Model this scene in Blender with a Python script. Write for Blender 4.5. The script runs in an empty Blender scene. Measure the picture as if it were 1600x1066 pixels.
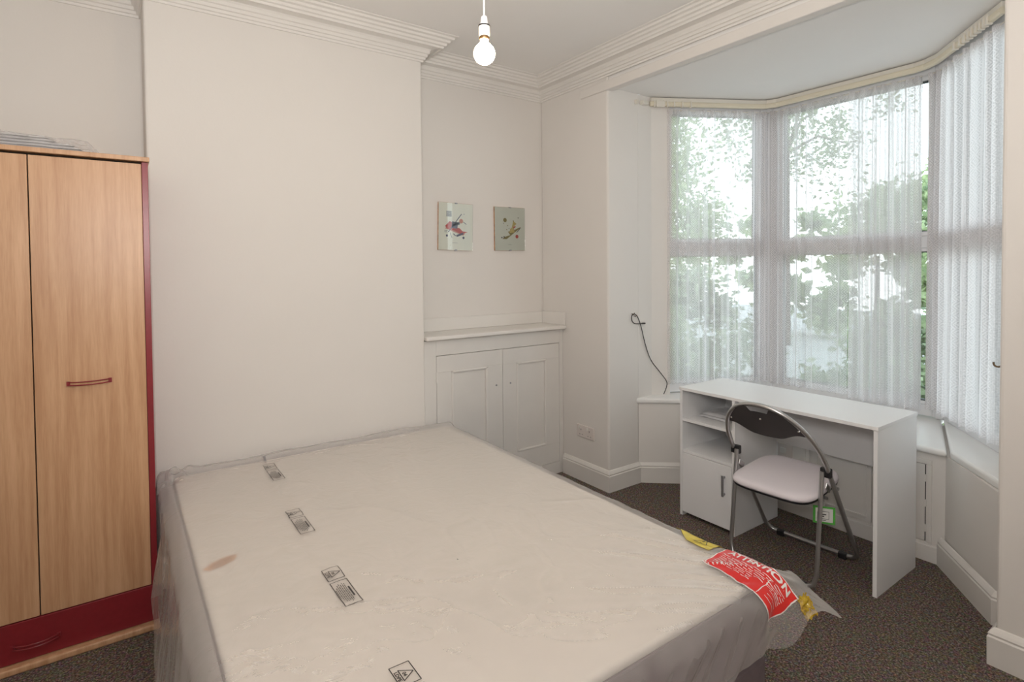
import bpy, math, random
from mathutils import Vector, Matrix, noise
random.seed(7)
S = bpy.context.scene
COL = S.collection
PI = math.pi
R = math.radians

# ------------------------------------------------------------------ camera
H = 1.525
def cam_axes():
    yaw, pit, rol = R(54.994), R(1.4015), R(-.494)
    fw = Vector((math.cos(yaw)*math.cos(pit), math.sin(yaw)*math.cos(pit), -math.sin(pit)))
    rt = Vector((math.sin(yaw), -math.cos(yaw), 0)); up = rt.cross(fw)
    return fw, rt*math.cos(rol)+up*math.sin(rol), -rt*math.sin(rol)+up*math.cos(rol)
FW, RT, UP = cam_axes()
cd = bpy.data.cameras.new('camera'); cam = bpy.data.objects.new('camera', cd); COL.objects.link(cam)
cam.matrix_world = Matrix(((RT.x, UP.x, -FW.x, 0), (RT.y, UP.y, -FW.y, 0), (RT.z, UP.z, -FW.z, H), (0, 0, 0, 1)))
cd.sensor_width = 36; cd.lens = 865.6/1600*36
cd.shift_x = (800-791.1)/1600; cd.shift_y = (440.84-533)/1600
cd.clip_start = .05
S.camera = cam

# ------------------------------------------------------------------ sky, light, exposure
w = bpy.data.worlds.new('sky'); S.world = w; w.use_nodes = True
wn = w.node_tree.nodes; wl = w.node_tree.links
bg = wn['Background']; bg.inputs['Strength'].default_value = 3.3
tc = wn.new('ShaderNodeTexCoord'); sp = wn.new('ShaderNodeSeparateXYZ'); cr = wn.new('ShaderNodeValToRGB')
wl.new(tc.outputs['Generated'], sp.inputs[0]); wl.new(sp.outputs['Z'], cr.inputs[0]); wl.new(cr.outputs[0], bg.inputs['Color'])
cr.color_ramp.elements[0].color = (.95, .98, 1, 1); cr.color_ramp.elements[1].color = (.62, .80, 1, 1)
S.view_settings.view_transform = 'Standard'; S.view_settings.look = 'None'
S.view_settings.gamma = 1; S.view_settings.use_curve_mapping = False
S.view_settings.exposure = 0.10

def lamp(name, kind, loc, energy, color, **k):
    l = bpy.data.lights.new(name, kind); l.energy = energy; l.color = color
    for a, b in k.items(): setattr(l, a, b)
    o = bpy.data.objects.new(name, l); COL.objects.link(o); o.location = loc
    return o
# the photographer's flash, just above the lens
lamp('camera_flash', 'POINT', (-.03, -.02, 1.71), 24, (1, .97, .94), shadow_soft_size=.05)
# added fill light, aimed up at the ceiling to brighten the room
fb = lamp('ceiling_fill', 'AREA', (.1, .1, 1.85), 37, (1, .97, .94), shape='DISK', size=.4)
fb.rotation_euler = (R(148), R(28), 0)

# ------------------------------------------------------------------ materials
def new_mat(name):
    m = bpy.data.materials.new(name); m.use_nodes = True
    nt = m.node_tree; return m, nt, nt.nodes['Principled BSDF']
def N(nt, t, **k):
    n = nt.nodes.new(t)
    for a, b in k.items(): setattr(n, a, b)
    return n
def pmat(name, col, rough=.5, metal=0, nscale=0, namp=0, bump=0, bscale=200, spec=.5, col2=None, stretch=(1, 1, 1)):
    m, nt, p = new_mat(name); L = nt.links
    p.inputs['Base Color'].default_value = (*col, 1); p.inputs['Roughness'].default_value = rough
    p.inputs['Metallic'].default_value = metal; p.inputs['Specular IOR Level'].default_value = spec
    tc = N(nt, 'ShaderNodeTexCoord'); mp = N(nt, 'ShaderNodeMapping'); mp.inputs['Scale'].default_value = stretch
    L.new(tc.outputs['Object'], mp.inputs[0])
    if nscale:
        nz = N(nt, 'ShaderNodeTexNoise'); nz.inputs['Scale'].default_value = nscale; nz.inputs['Detail'].default_value = 5
        L.new(mp.outputs[0], nz.inputs['Vector'])
        r = N(nt, 'ShaderNodeValToRGB'); c2 = col2 or tuple(c*(1-namp) for c in col)
        r.color_ramp.elements[0].color = (*c2, 1); r.color_ramp.elements[1].color = (*col, 1)
        r.color_ramp.elements[0].position = .3; r.color_ramp.elements[1].position = .7
        L.new(nz.outputs['Fac'], r.inputs[0]); L.new(r.outputs[0], p.inputs['Base Color'])
    if bump:
        nb = N(nt, 'ShaderNodeTexNoise'); nb.inputs['Scale'].default_value = bscale; nb.inputs['Detail'].default_value = 3
        L.new(mp.outputs[0], nb.inputs['Vector'])
        b = N(nt, 'ShaderNodeBump'); b.inputs['Strength'].default_value = bump; b.inputs['Distance'].default_value = .002
        L.new(nb.outputs['Fac'], b.inputs['Height']); L.new(b.outputs[0], p.inputs['Normal'])
    return m
M = {}
M['wall'] = pmat('wall_paint', (.80, .765, .725), .75, nscale=1.1, namp=.03, bump=.12, bscale=90)
M['ceil'] = pmat('ceiling_paint', (.90, .88, .855), .8, nscale=1.5, namp=.03, bump=.1, bscale=60)
M['trim'] = pmat('gloss_trim_paint', (.82, .79, .75), .35, nscale=4, namp=.04)
M['cupboard'] = pmat('cupboard_paint', (.78, .755, .72), .4, nscale=5, namp=.04)
M['sill'] = pmat('sill_paint', (.90, .89, .87), .3, nscale=6, namp=.03)
M['upvc'] = pmat('window_plastic', (.82, .82, .83), .25)
M['gasket'] = pmat('black_gasket', (.02, .02, .02), .5)
M['gap'] = pmat('dark_gap', (.02, .018, .015), .9)
M['batten'] = pmat('cream_batten', (.78, .71, .56), .45, nscale=6, namp=.08)
M['track'] = pmat('rail_plastic', (.78, .74, .66), .35)
M['red'] = pmat('burgundy_laminate', (.27, .022, .030), .32, nscale=60, namp=.12)
M['desk'] = pmat('white_laminate', (.88, .88, .885), .4)
M['deskedge'] = pmat('edge_banding', (.78, .73, .71), .45)
M['steel'] = pmat('grey_tube', (.55, .55, .55), .28, metal=.85)
M['chrome'] = pmat('bright_steel', (.75, .75, .75), .2, metal=1)
M['brushed'] = pmat('handle_grey', (.38, .38, .40), .35, metal=.7)
M['black'] = pmat('black_plastic', (.02, .02, .022), .4)
M['backrest'] = pmat('charcoal_plastic', (.055, .05, .052), .45, bump=.3, bscale=500)
M['vinyl'] = pmat('pale_vinyl', (.80, .75, .79), .45, bump=.15, bscale=350)
M['cream'] = pmat('mattress_ticking', (.80, .745, .67), .8, nscale=3, namp=.05, bump=.2, bscale=60)
M['mauve'] = pmat('mattress_border', (.17, .115, .128), .8, nscale=20, namp=.1, bump=.3, bscale=300)
M['divan'] = pmat('divan_fabric', (.19, .15, .16), .85, nscale=30, namp=.15, bump=.3, bscale=500)
M['ink'] = pmat('black_ink', (.012, .010, .010), .45)
M['redsticker'] = pmat('red_print', (.78, .022, .018), .28, nscale=25, namp=.12)
M['whiteprint'] = pmat('white_print', (.88, .84, .82), .35)
M['yellow'] = pmat('yellow_print', (.78, .60, .03), .3, nscale=40, namp=.15)
M['tape'] = pmat('yellow_tape', (.62, .44, .03), .22, nscale=60, col2=(.30, .17, .02))
M['brown'] = pmat('brown_patch', (.72, .40, .20), .6, nscale=45, col2=(.30, .15, .08))
M['papers'] = pmat('folded_paper', (.86, .86, .88), .5, nscale=22, namp=.16, bump=.4, bscale=25)
M['socket'] = pmat('socket_plastic', (.74, .68, .64), .3)
M['socketdark'] = pmat('socket_shadow', (.30, .26, .26), .5)
M['holder'] = pmat('lamp_holder', (.85, .82, .82), .35)
M['brass'] = pmat('dull_brass', (.14, .09, .05), .4, metal=.8)
M['cable'] = pmat('dark_cable', (.03, .022, .018), .5)
M['green'] = pmat('green_card', (.10, .48, .07), .5)
M['tagwhite'] = pmat('tag_card', (.80, .80, .76), .5)
M['paperprint'] = pmat('picture_mount', (.88, .86, .78), .4)
M['papergrey'] = pmat('picture_mount_grey', (.70, .70, .63), .4)
M['picred'] = pmat('print_red', (.55, .06, .05), .5)
M['picsalmon'] = pmat('print_salmon', (.62, .28, .22), .5)
M['picblue'] = pmat('print_slate', (.10, .10, .17), .5)
M['picolive'] = pmat('print_olive', (.24, .19, .05), .5)
M['picyellow'] = pmat('print_ochre', (.55, .42, .14), .5)
M['picdark'] = pmat('print_dark', (.05, .05, .05), .5)
M['bark'] = pmat('bark', (.16, .12, .09), .9, nscale=20, namp=.4)
M['bounce_gravel'] = pmat('gravel', (.52, .50, .46), .95, nscale=30, namp=.3)  # pale ground made up to bounce light into the bay

def beech():
    m, nt, p = new_mat('beech_laminate'); L = nt.links
    tc = N(nt, 'ShaderNodeTexCoord'); mp = N(nt, 'ShaderNodeMapping'); mp.inputs['Scale'].default_value = (26, 26, 1.1)
    nz = N(nt, 'ShaderNodeTexNoise'); nz.inputs['Scale'].default_value = 1.5; nz.inputs['Detail'].default_value = 7; nz.inputs['Distortion'].default_value = .35
    mp2 = N(nt, 'ShaderNodeMapping'); mp2.inputs['Scale'].default_value = (180, 180, 10)
    n2 = N(nt, 'ShaderNodeTexNoise'); n2.inputs['Scale'].default_value = 1.6; n2.inputs['Detail'].default_value = 2
    L.new(tc.outputs['Object'], mp.inputs[0]); L.new(mp.outputs[0], nz.inputs['Vector'])
    L.new(tc.outputs['Object'], mp2.inputs[0]); L.new(mp2.outputs[0], n2.inputs['Vector'])
    a = N(nt, 'ShaderNodeMath', operation='MULTIPLY_ADD'); a.inputs[1].default_value = .35
    L.new(n2.outputs['Fac'], a.inputs[0]); L.new(nz.outputs['Fac'], a.inputs[2])
    r = N(nt, 'ShaderNodeValToRGB'); e = r.color_ramp.elements
    e[0].position = .42; e[0].color = (.50, .265, .135, 1); e[1].position = .88; e[1].color = (.68, .415, .24, 1)
    L.new(a.outputs[0], r.inputs[0]); L.new(r.outputs[0], p.inputs['Base Color']); p.inputs['Roughness'].default_value = .38
    return m
M['beech'] = beech()

def carpet():
    m, nt, p = new_mat('fleck_carpet'); L = nt.links
    tc = N(nt, 'ShaderNodeTexCoord')
    n1 = N(nt, 'ShaderNodeTexNoise'); n1.inputs['Scale'].default_value = 130; n1.inputs['Detail'].default_value = 3; n1.inputs['Roughness'].default_value = .7
    n2 = N(nt, 'ShaderNodeTexNoise'); n2.inputs['Scale'].default_value = 3; n2.inputs['Detail'].default_value = 3
    n3 = N(nt, 'ShaderNodeTexVoronoi'); n3.inputs['Scale'].default_value = 95
    for n in (n1, n2, n3): L.new(tc.outputs['Object'], n.inputs['Vector'])
    r = N(nt, 'ShaderNodeValToRGB'); e = r.color_ramp.elements
    e[0].position = .36; e[0].color = (.066, .052, .045, 1); e[1].position = .70; e[1].color = (.54, .44, .37, 1)
    el = r.color_ramp.elements.new(.52); el.color = (.20, .157, .132, 1)
    L.new(n1.outputs['Fac'], r.inputs[0])
    hs = N(nt, 'ShaderNodeMix', data_type='RGBA', blend_type='MULTIPLY'); hs.inputs['Factor'].default_value = .35
    L.new(r.outputs[0], hs.inputs['A']); L.new(n3.outputs['Color'], hs.inputs['B'])
    L.new(hs.outputs['Result'], p.inputs['Base Color'])
    b = N(nt, 'ShaderNodeBump'); b.inputs['Strength'].default_value = .8; b.inputs['Distance'].default_value = .006
    L.new(n1.outputs['Fac'], b.inputs['Height']); L.new(b.outputs[0], p.inputs['Normal'])
    p.inputs['Roughness'].default_value = 1; p.inputs['Specular IOR Level'].default_value = .1
    return m
M['carpet'] = carpet()

def thin_glass(name, tint=(1, 1, 1), gloss=.06):
    m, nt, p = new_mat(name); L = nt.links; nt.nodes.remove(p)
    out = nt.nodes['Material Output']
    t = N(nt, 'ShaderNodeBsdfTransparent'); t.inputs[0].default_value = (*tint, 1)
    g = N(nt, 'ShaderNodeBsdfGlossy'); g.inputs['Roughness'].default_value = .02
    fr = N(nt, 'ShaderNodeFresnel'); fr.inputs[0].default_value = 1.45
    mx = N(nt, 'ShaderNodeMixShader'); L.new(fr.outputs[0], mx.inputs[0]); L.new(t.outputs[0], mx.inputs[1]); L.new(g.outputs[0], mx.inputs[2])
    L.new(mx.outputs[0], out.inputs['Surface']); return m
M['glass'] = thin_glass('window_glass', (.95, .98, .97))
M['picglass'] = thin_glass('picture_glass', (.97, .98, .97))

def poly_film():
    m, nt, p = new_mat('polythene_film'); L = nt.links; out = nt.nodes['Material Output']
    tc = N(nt, 'ShaderNodeTexCoord')
    nz = N(nt, 'ShaderNodeTexNoise'); nz.inputs['Scale'].default_value = 9; nz.inputs['Detail'].default_value = 4; nz.inputs['Distortion'].default_value = 1.4
    L.new(tc.outputs['Object'], nz.inputs['Vector'])
    ab = N(nt, 'ShaderNodeMath', operation='SUBTRACT'); ab.inputs[1].default_value = .5; L.new(nz.outputs['Fac'], ab.inputs[0])
    ab2 = N(nt, 'ShaderNodeMath', operation='ABSOLUTE'); L.new(ab.outputs[0], ab2.inputs[0])
    b = N(nt, 'ShaderNodeBump'); b.inputs['Strength'].default_value = .15; b.inputs['Distance'].default_value = .02
    L.new(ab2.outputs[0], b.inputs['Height'])
    p.inputs['Base Color'].default_value = (.87, .83, .80, 1); p.inputs['Roughness'].default_value = .16
    L.new(b.outputs[0], p.inputs['Normal'])
    t = N(nt, 'ShaderNodeBsdfTransparent'); t.inputs[0].default_value = (.97, .965, .97, 1)
    lw = N(nt, 'ShaderNodeLayerWeight'); lw.inputs['Blend'].default_value = .35
    mr = N(nt, 'ShaderNodeMapRange'); mr.inputs['To Min'].default_value = .15; mr.inputs['To Max'].default_value = .60
    L.new(lw.outputs['Facing'], mr.inputs['Value'])
    mx = N(nt, 'ShaderNodeMixShader'); L.new(mr.outputs[0], mx.inputs[0]); L.new(t.outputs[0], mx.inputs[1]); L.new(p.outputs[0], mx.inputs[2])
    L.new(mx.outputs[0], out.inputs['Surface']); return m
M['film'] = poly_film()

def lace(name, LACE_BASE, LACE_MOTIF):
    """net curtain: UV in metres, v = height; bands of lozenges and zigzag borders between plain net"""
    m, nt, p = new_mat(name); L = nt.links; nt.nodes.remove(p); out = nt.nodes['Material Output']
    uv = N(nt, 'ShaderNodeUVMap'); sx = N(nt, 'ShaderNodeSeparateXYZ'); L.new(uv.outputs[0], sx.inputs[0])
    def mt(op, a, b=None, c=None):
        n = N(nt, 'ShaderNodeMath', operation=op)
        for i, x in enumerate((a, b, c)):
            if x is None: continue
            if isinstance(x, (int, float)): n.inputs[i].default_value = x
            else: L.new(x, n.inputs[i])
        return n.outputs[0]
    u, v = sx.outputs['X'], sx.outputs['Y']
    def tri(x, per): return mt('ABSOLUTE', mt('SUBTRACT', mt('FRACT', mt('DIVIDE', x, per)), .5))     # 0..0.5
    # column id: lozenge column period 16 cm
    colp = mt('FRACT', mt('DIVIDE', u, .17))
    inloz = mt('MULTIPLY', mt('GREATER_THAN', colp, .12), mt('LESS_THAN', colp, .50))
    inzig = mt('MULTIPLY', mt('GREATER_THAN', colp, .60), mt('LESS_THAN', colp, .90))
    loz = mt('ADD', tri(mt('SUBTRACT', u, .0527), .065), tri(v, .065))
    rings = mt('PINGPONG', loz, .125)
    lozm = mt('MULTIPLY', mt('LESS_THAN', rings, .05), inloz)
    zig = mt('PINGPONG', mt('ADD', tri(v, .05), mt('MULTIPLY', u, 18)), .16)
    zigm = mt('MULTIPLY', mt('LESS_THAN', zig, .055), inzig)
    edge = mt('LESS_THAN', mt('ABSOLUTE', mt('SUBTRACT', tri(u, .17), .0)), .03)
    # fine threads
    thr = mt('MAXIMUM', mt('LESS_THAN', tri(u, .007), .12), mt('LESS_THAN', tri(v, .007), .12))
    motif = mt('MAXIMUM', mt('MAXIMUM', lozm, zigm), edge)
    tcn = N(nt, 'ShaderNodeTexNoise'); tcn.inputs['Scale'].default_value = 130; tcn.inputs['Detail'].default_value = 1
    L.new(uv.outputs[0], tcn.inputs['Vector'])
    a = mt('ADD', LACE_BASE, mt('MULTIPLY', motif, LACE_MOTIF))
    a = mt('ADD', a, mt('MULTIPLY', thr, .10))
    a = mt('ADD', a, mt('MULTIPLY', mt('SUBTRACT', tcn.outputs['Fac'], .5), .45))
    a = mt('MINIMUM', mt('MAXIMUM', a, .08), .93)
    lw = N(nt, 'ShaderNodeLayerWeight'); lw.inputs['Blend'].default_value = .5          # threads close up where the net turns edge-on
    cosv = mt('MAXIMUM', mt('SUBTRACT', 1.0, lw.outputs['Facing']), .15)
    a = mt('SUBTRACT', 1.0, mt('POWER', mt('SUBTRACT', 1.0, a), mt('DIVIDE', 1.0, cosv)))
    d = N(nt, 'ShaderNodeBsdfDiffuse'); d.inputs[0].default_value = (.88, .855, .86, 1)
    tl = N(nt, 'ShaderNodeBsdfTranslucent'); tl.inputs[0].default_value = (.88, .86, .865, 1)
    m1 = N(nt, 'ShaderNodeMixShader'); m1.inputs[0].default_value = .62
    L.new(d.outputs[0], m1.inputs[1]); L.new(tl.outputs[0], m1.inputs[2])
    t = N(nt, 'ShaderNodeBsdfTransparent')
    m2 = N(nt, 'ShaderNodeMixShader'); L.new(a, m2.inputs[0]); L.new(t.outputs[0], m2.inputs[1]); L.new(m1.outputs[0], m2.inputs[2])
    L.new(m2.outputs[0], out.inputs['Surface']); return m
M['lace_thin'] = lace('lace_net_thin', .50, .26)
M['lace'] = lace('lace_net', .68, .20)

def leafmat(name, c1, c2):
    m, nt, p = new_mat(name); L = nt.links; out = nt.nodes['Material Output']
    oi = N(nt, 'ShaderNodeTexCoord'); nz = N(nt, 'ShaderNodeTexNoise'); nz.inputs['Scale'].default_value = 2.5; nz.inputs['Detail'].default_value = 3
    L.new(oi.outputs['Object'], nz.inputs['Vector'])
    r = N(nt, 'ShaderNodeValToRGB'); r.color_ramp.elements[0].position = .35; r.color_ramp.elements[1].position = .65
    r.color_ramp.elements[0].color = (*c1, 1); r.color_ramp.elements[1].color = (*c2, 1)
    L.new(nz.outputs['Fac'], r.inputs[0]); L.new(r.outputs[0], p.inputs['Base Color']); p.inputs['Roughness'].default_value = .5
    tl = N(nt, 'ShaderNodeBsdfTranslucent'); L.new(r.outputs[0], tl.inputs[0])
    mx = N(nt, 'ShaderNodeMixShader'); mx.inputs[0].default_value = .4
    L.new(p.outputs[0], mx.inputs[1]); L.new(tl.outputs[0], mx.inputs[2]); L.new(mx.outputs[0], out.inputs['Surface']); return m
M['leaf1'] = leafmat('dark_leaves', (.17, .22, .12), (.34, .41, .22))
M['leaf2'] = leafmat('pale_leaves', (.24, .33, .17), (.46, .54, .28))

def emit(name, col, s):
    m, nt, p = new_mat(name); p.inputs['Base Color'].default_value = (*col, 1)
    p.inputs['Emission Color'].default_value = (*col, 1); p.inputs['Emission Strength'].default_value = s; return m
M['bulb'] = emit('lit_bulb', (1, .74, .38), 110)

# ------------------------------------------------------------------ mesh helpers
class MB:
    def __init__(s): s.v = []; s.f = []; s.uv = {}
    def add(s, vs, fs):
        b = len(s.v); s.v += [tuple(x) for x in vs]; s.f += [tuple(b+i for i in f) for f in fs]; return b
    def box(s, x0, x1, y0, y1, z0, z1):
        s.add([(x0,y0,z0),(x1,y0,z0),(x1,y1,z0),(x0,y1,z0),(x0,y0,z1),(x1,y0,z1),(x1,y1,z1),(x0,y1,z1)],
              [(0,3,2,1),(4,5,6,7),(0,1,5,4),(1,2,6,5),(2,3,7,6),(3,0,4,7)]); return s
    def obox(s, c, ax, ay, az):
        c, ax, ay, az = map(Vector, (c, ax, ay, az))
        s.add([c+i*ax+j*ay+k*az for i, j, k in ((-1,-1,-1),(1,-1,-1),(1,1,-1),(-1,1,-1),(-1,-1,1),(1,-1,1),(1,1,1),(-1,1,1))],
              [(0,3,2,1),(4,5,6,7),(0,1,5,4),(1,2,6,5),(2,3,7,6),(3,0,4,7)]); return s
    def prism(s, poly, z0, z1):
        a = sum(poly[i][0]*poly[(i+1)%len(poly)][1]-poly[(i+1)%len(poly)][0]*poly[i][1] for i in range(len(poly)))
        if a < 0: poly = poly[::-1]
        n = len(poly)
        s.add([(x,y,z0) for x,y in poly]+[(x,y,z1) for x,y in poly],
              [tuple(range(n-1,-1,-1)), tuple(range(n,2*n))]+[(i,(i+1)%n,n+(i+1)%n,n+i) for i in range(n)]); return s
    def tube(s, pts, r, n=10, closed=False):
        pts = [Vector(p) for p in pts]; rr = r if isinstance(r, (list, tuple)) else [r]*len(pts)
        up = None; rings = []
        for i, p in enumerate(pts):
            if closed: t = pts[(i+1)%len(pts)]-pts[i-1]
            else: t = (pts[min(i+1,len(pts)-1)]-pts[max(i-1,0)])
            t.normalize()
            if up is None: up = Vector((0,0,1)) if abs(t.z) < .9 else Vector((1,0,0))
            x = t.cross(up); x.normalize(); y = x.cross(t); y.normalize(); up = y
            rings.append([p+x*math.cos(2*PI*k/n)*rr[i]+y*math.sin(2*PI*k/n)*rr[i] for k in range(n)])
        b = len(s.v)
        for rg in rings: s.v += [tuple(q) for q in rg]
        m = len(rings)
        for i in range(m if closed else m-1):
            for k in range(n):
                s.f.append((b+i*n+k, b+i*n+(k+1)%n, b+((i+1)%m)*n+(k+1)%n, b+((i+1)%m)*n+k))
        if not closed:
            s.f.append(tuple(b+k for k in range(n-1,-1,-1))); s.f.append(tuple(b+(m-1)*n+k for k in range(n)))
        return s
    def lathe(s, prof, c, n=24):
        b = len(s.v); m = len(prof)
        for r, z in prof:
            for k in range(n): s.v.append((c[0]+r*math.cos(2*PI*k/n), c[1]+r*math.sin(2*PI*k/n), c[2]+z))
        for i in range(m-1):
            for k in range(n): s.f.append((b+i*n+k, b+i*n+(k+1)%n, b+(i+1)*n+(k+1)%n, b+(i+1)*n+k))
        s.f.append(tuple(b+k for k in range(n-1,-1,-1))); s.f.append(tuple(b+(m-1)*n+k for k in range(n)))
        return s
    def sweep(s, path, prof, closed=False, caps=True):
        """profile (d, z): d = distance from the wall line to the RIGHT of travel"""
        P = [Vector(p) for p in path]; n = len(P); k = len(prof); b = len(s.v)
        for i in range(n):
            a = (P[i]-P[i-1]) if (i > 0 or closed) else (P[1]-P[0])
            c = (P[(i+1)%n]-P[i]) if (i < n-1 or closed) else (P[-1]-P[-2])
            a = a.normalized(); c = c.normalized()
            na = Vector((a.y, -a.x)); nc = Vector((c.y, -c.x)); mm = (na+nc); mm = mm/ (mm.dot(na) if abs(mm.dot(na)) > 1e-6 else 1)
            for d, z in prof: s.v.append((P[i].x+mm.x*d, P[i].y+mm.y*d, z))
        for i in range(n if closed else n-1):
            j = (i+1)%n
            for q in range(k): s.f.append((b+i*k+q, b+i*k+(q+1)%k, b+j*k+(q+1)%k, b+j*k+q))
        if not closed and caps:
            s.f.append(tuple(b+q for q in range(k-1,-1,-1))); s.f.append(tuple(b+(n-1)*k+q for q in range(k)))
        return s
    def grid(s, fn, nu, nv, uvf=None):
        b = len(s.v)
        for i in range(nu+1):
            for j in range(nv+1):
                s.v.append(tuple(fn(i/nu, j/nv)))
                if uvf: s.uv[b+i*(nv+1)+j] = uvf(i/nu, j/nv)
        for i in range(nu):
            for j in range(nv):
                q = b+i*(nv+1)+j; s.f.append((q, q+nv+1, q+nv+2, q+1))
        return s

def wloc(o):
    v = Vector((0,0,0))
    while o: v += o.location; o = o.parent
    return v
def build(name, mb, mat, parent=None, bevel=0, segs=2, smooth=False, local=False, fix=True, **tags):
    me = bpy.data.meshes.new(name)
    off = Vector((0,0,0)) if (local or parent is None) else wloc(parent)
    me.from_pydata([tuple(Vector(v)-off) for v in mb.v], [], mb.f)
    me.materials.append(M[mat] if isinstance(mat, str) else mat)
    if mb.uv:
        ul = me.uv_layers.new(name='UVMap')
        for lp in me.loops: ul.data[lp.index].uv = mb.uv.get(lp.vertex_index, (0, 0))
    if fix and not mb.uv:
        import bmesh
        bm = bmesh.new(); bm.from_mesh(me); bmesh.ops.recalc_face_normals(bm, faces=bm.faces[:]); bm.to_mesh(me); bm.free()
    if smooth:
        for p in me.polygons: p.use_smooth = True
        if smooth != 'full':
            try: me.set_sharp_from_angle(angle=R(40))
            except Exception: pass
    o = bpy.data.objects.new(name, me); COL.objects.link(o)
    if parent: o.parent = parent
    if bevel:
        bv = o.modifiers.new('bevel', 'BEVEL'); bv.width = bevel; bv.segments = segs; bv.limit_method = 'ANGLE'; bv.angle_limit = R(35)
        bv.harden_normals = False
    for k, v in tags.items(): o[k] = v
    return o
def thing(name, label, cat, loc, rz=0, group=None):
    o = bpy.data.objects.new(name, None); COL.objects.link(o); o.location = loc; o.rotation_euler = (0,0,rz)
    o['label'] = label; o['category'] = cat
    if group: o['group'] = group
    o.empty_display_size = .1
    return o
def struct(name, mb, mat, label=None, cat=None, **k):
    o = build(name, mb, mat, **k); o['kind'] = 'structure'
    if label: o['label'] = label
    if cat: o['category'] = cat
    return o
def B(*a): return MB().box(*a)

# ------------------------------------------------------------------ the room
XF, YB, YA, XBL, XBR = 2.705, 3.12, 3.375, .12, 1.56
YO1, YO0 = 2.664, .638
XL, YR = -1.6, -1.6
ZC, ZBAY = 2.94, 2.735
struct('floor', MB().prism([(XL-.1,YR-.1),(3.0,YR-.1),(3.05,.6),(4.05,1.15),(4.05,2.32),(3.05,2.8),(3.0,3.6),(XL-.1,3.6)], -.08, 0), 'carpet', 'dark brown flecked carpet covering the whole floor', 'carpet')
struct('wall_left', B(XL-.1, XF+.3, YA, YA+.2, 0, ZC), 'wall', 'off-white painted wall of the alcoves behind wardrobe and pictures', 'wall')
struct('wall_chimney_breast', B(XBL, XBR, YB, YA, 0, ZC), 'wall', 'off-white chimney breast projecting behind the head of the bed', 'wall', bevel=.012, segs=3)
struct('wall_back', B(XL-.15, XL, YR-.15, YA+.2, 0, ZC), 'wall', 'plain off-white wall beyond the left edge of the view', 'wall')
struct('wall_right', B(XL-.15, XF+.3, YR-.15, YR, 0, ZC), 'wall', 'plain off-white wall behind the viewer', 'wall')
struct('wall_front_left', B(XF, 3.01, YO1, YA, 0, ZC), 'wall', 'off-white wall pier with double socket left of the bay', 'wall', bevel=.015, segs=3)
struct('wall_front_right', B(XF, 3.02, YR, YO0, 0, ZC), 'wall', 'off-white wall pier at the right edge of the bay', 'wall', bevel=.015, segs=3)
struct('wall_front_header', B(XF, 3.02, YO0, YO1, ZBAY+.12, ZC), 'wall', 'off-white wall above the bay opening', 'wall')
struct('trim_bay_beam', B(XF-.014, XF+.05, YR, 2.92, 2.712, 2.775), 'wall', 'shallow plaster band over the bay opening', 'plaster band', bevel=.006)
struct('wall_bay_left', MB().prism([(3.0,2.664),(3.14,2.664),(3.27,2.605),(3.33,2.73),(3.0,2.9)], 0, ZBAY), 'wall', 'narrow white wall between left pier and bay window', 'wall')
struct('wall_bay_right', MB().prism([(3.01,.638),(3.10,.638),(3.27,.755),(3.36,.66),(3.05,.4)], 0, ZBAY), 'wall', 'narrow white wall between right pier and bay window', 'wall')
struct('wall_bay_lower_left', MB().prism([(3.0,2.664),(3.39,2.34),(4.02,2.275),(3.2,2.72),(3.0,2.74)], 0, .565), 'wall', 'white splayed wall below the left window sill', 'wall')
struct('wall_bay_lower_front', MB().prism([(3.39,2.34),(3.39,1.0),(4.03,1.205),(4.02,2.275)], 0, .565), 'wall', 'white wall below the middle window behind the desk', 'wall')
struct('wall_bay_lower_right', MB().prism([(3.39,1.0),(3.01,.705),(3.01,.6),(3.3,.62),(4.03,1.205)], 0, .565), 'wall', 'white splayed wall below the right window sill', 'wall')
struct('ceiling', B(XL-.15, 3.02, YR-.15, YA+.2, ZC, ZC+.08), 'ceil', 'off-white main ceiling of the room', 'ceiling')
struct('ceiling_bay', MB().prism([(2.715,YO1-.001),(3.02,YO1-.001),(3.3,2.78),(4.10,2.33),(4.12,1.15),(3.3,.5),(3.02,YO0+.001),(2.715,YO0+.001)], ZBAY, ZBAY+.12), 'ceil', 'white lower ceiling inside the bay', 'ceiling')

corn = [(0,2.800),(.008,2.800),(.010,2.811),(.018,2.814),(.020,2.827),(.028,2.830),(.030,2.845),(.038,2.849),(.040,2.864),
        (.046,2.874),(.090,2.882),(.092,2.873),(.100,2.873),(.104,2.884),(.114,2.888),(.117,2.901),(.130,2.905),(.134,2.917),(.150,2.921),(.154,2.932),(.170,2.935),(.172,2.9395),(0,2.9395)]
corn = [(d, z+.0) for d, z in corn]
struct('trim_cornice', MB().sweep([(XL,YA),(XBL,YA),(XBL,YB),(XBR,YB),(XBR,YA),(XF,YA),(XF,YR),(XL,YR)], corn, closed=True), 'trim',
       'stepped white plaster cornice running around the ceiling edge', 'cornice')

sk = [(0,0),(.020,0),(.021,.108),(.017,.114),(.019,.122),(.013,.132),(.006,.142),(0,.145)]
def skirt(name, path, label): struct(name, MB().sweep(path, sk), 'trim', label, 'skirting')
skirt('baseboard_front', [(XF,YB-.0),(XF,YO1),(3.01-.0,YO1),(3.385,2.345)], 'white moulded skirting turning left of the desk')
skirt('baseboard_bay', [(3.385,1.012),(3.012,.712),(3.012,YO0)], 'white moulded skirting below the right window sill')
skirt('baseboard_pier', [(3.00,YO0),(XF,YO0),(XF,YR)], 'white moulded skirting at the foot of the right pier')
skirt('baseboard_left', [(XL,YA),(XBL,YA),(XBL,YB),(XBR,YB)], 'white skirting behind bed and wardrobe')

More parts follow.
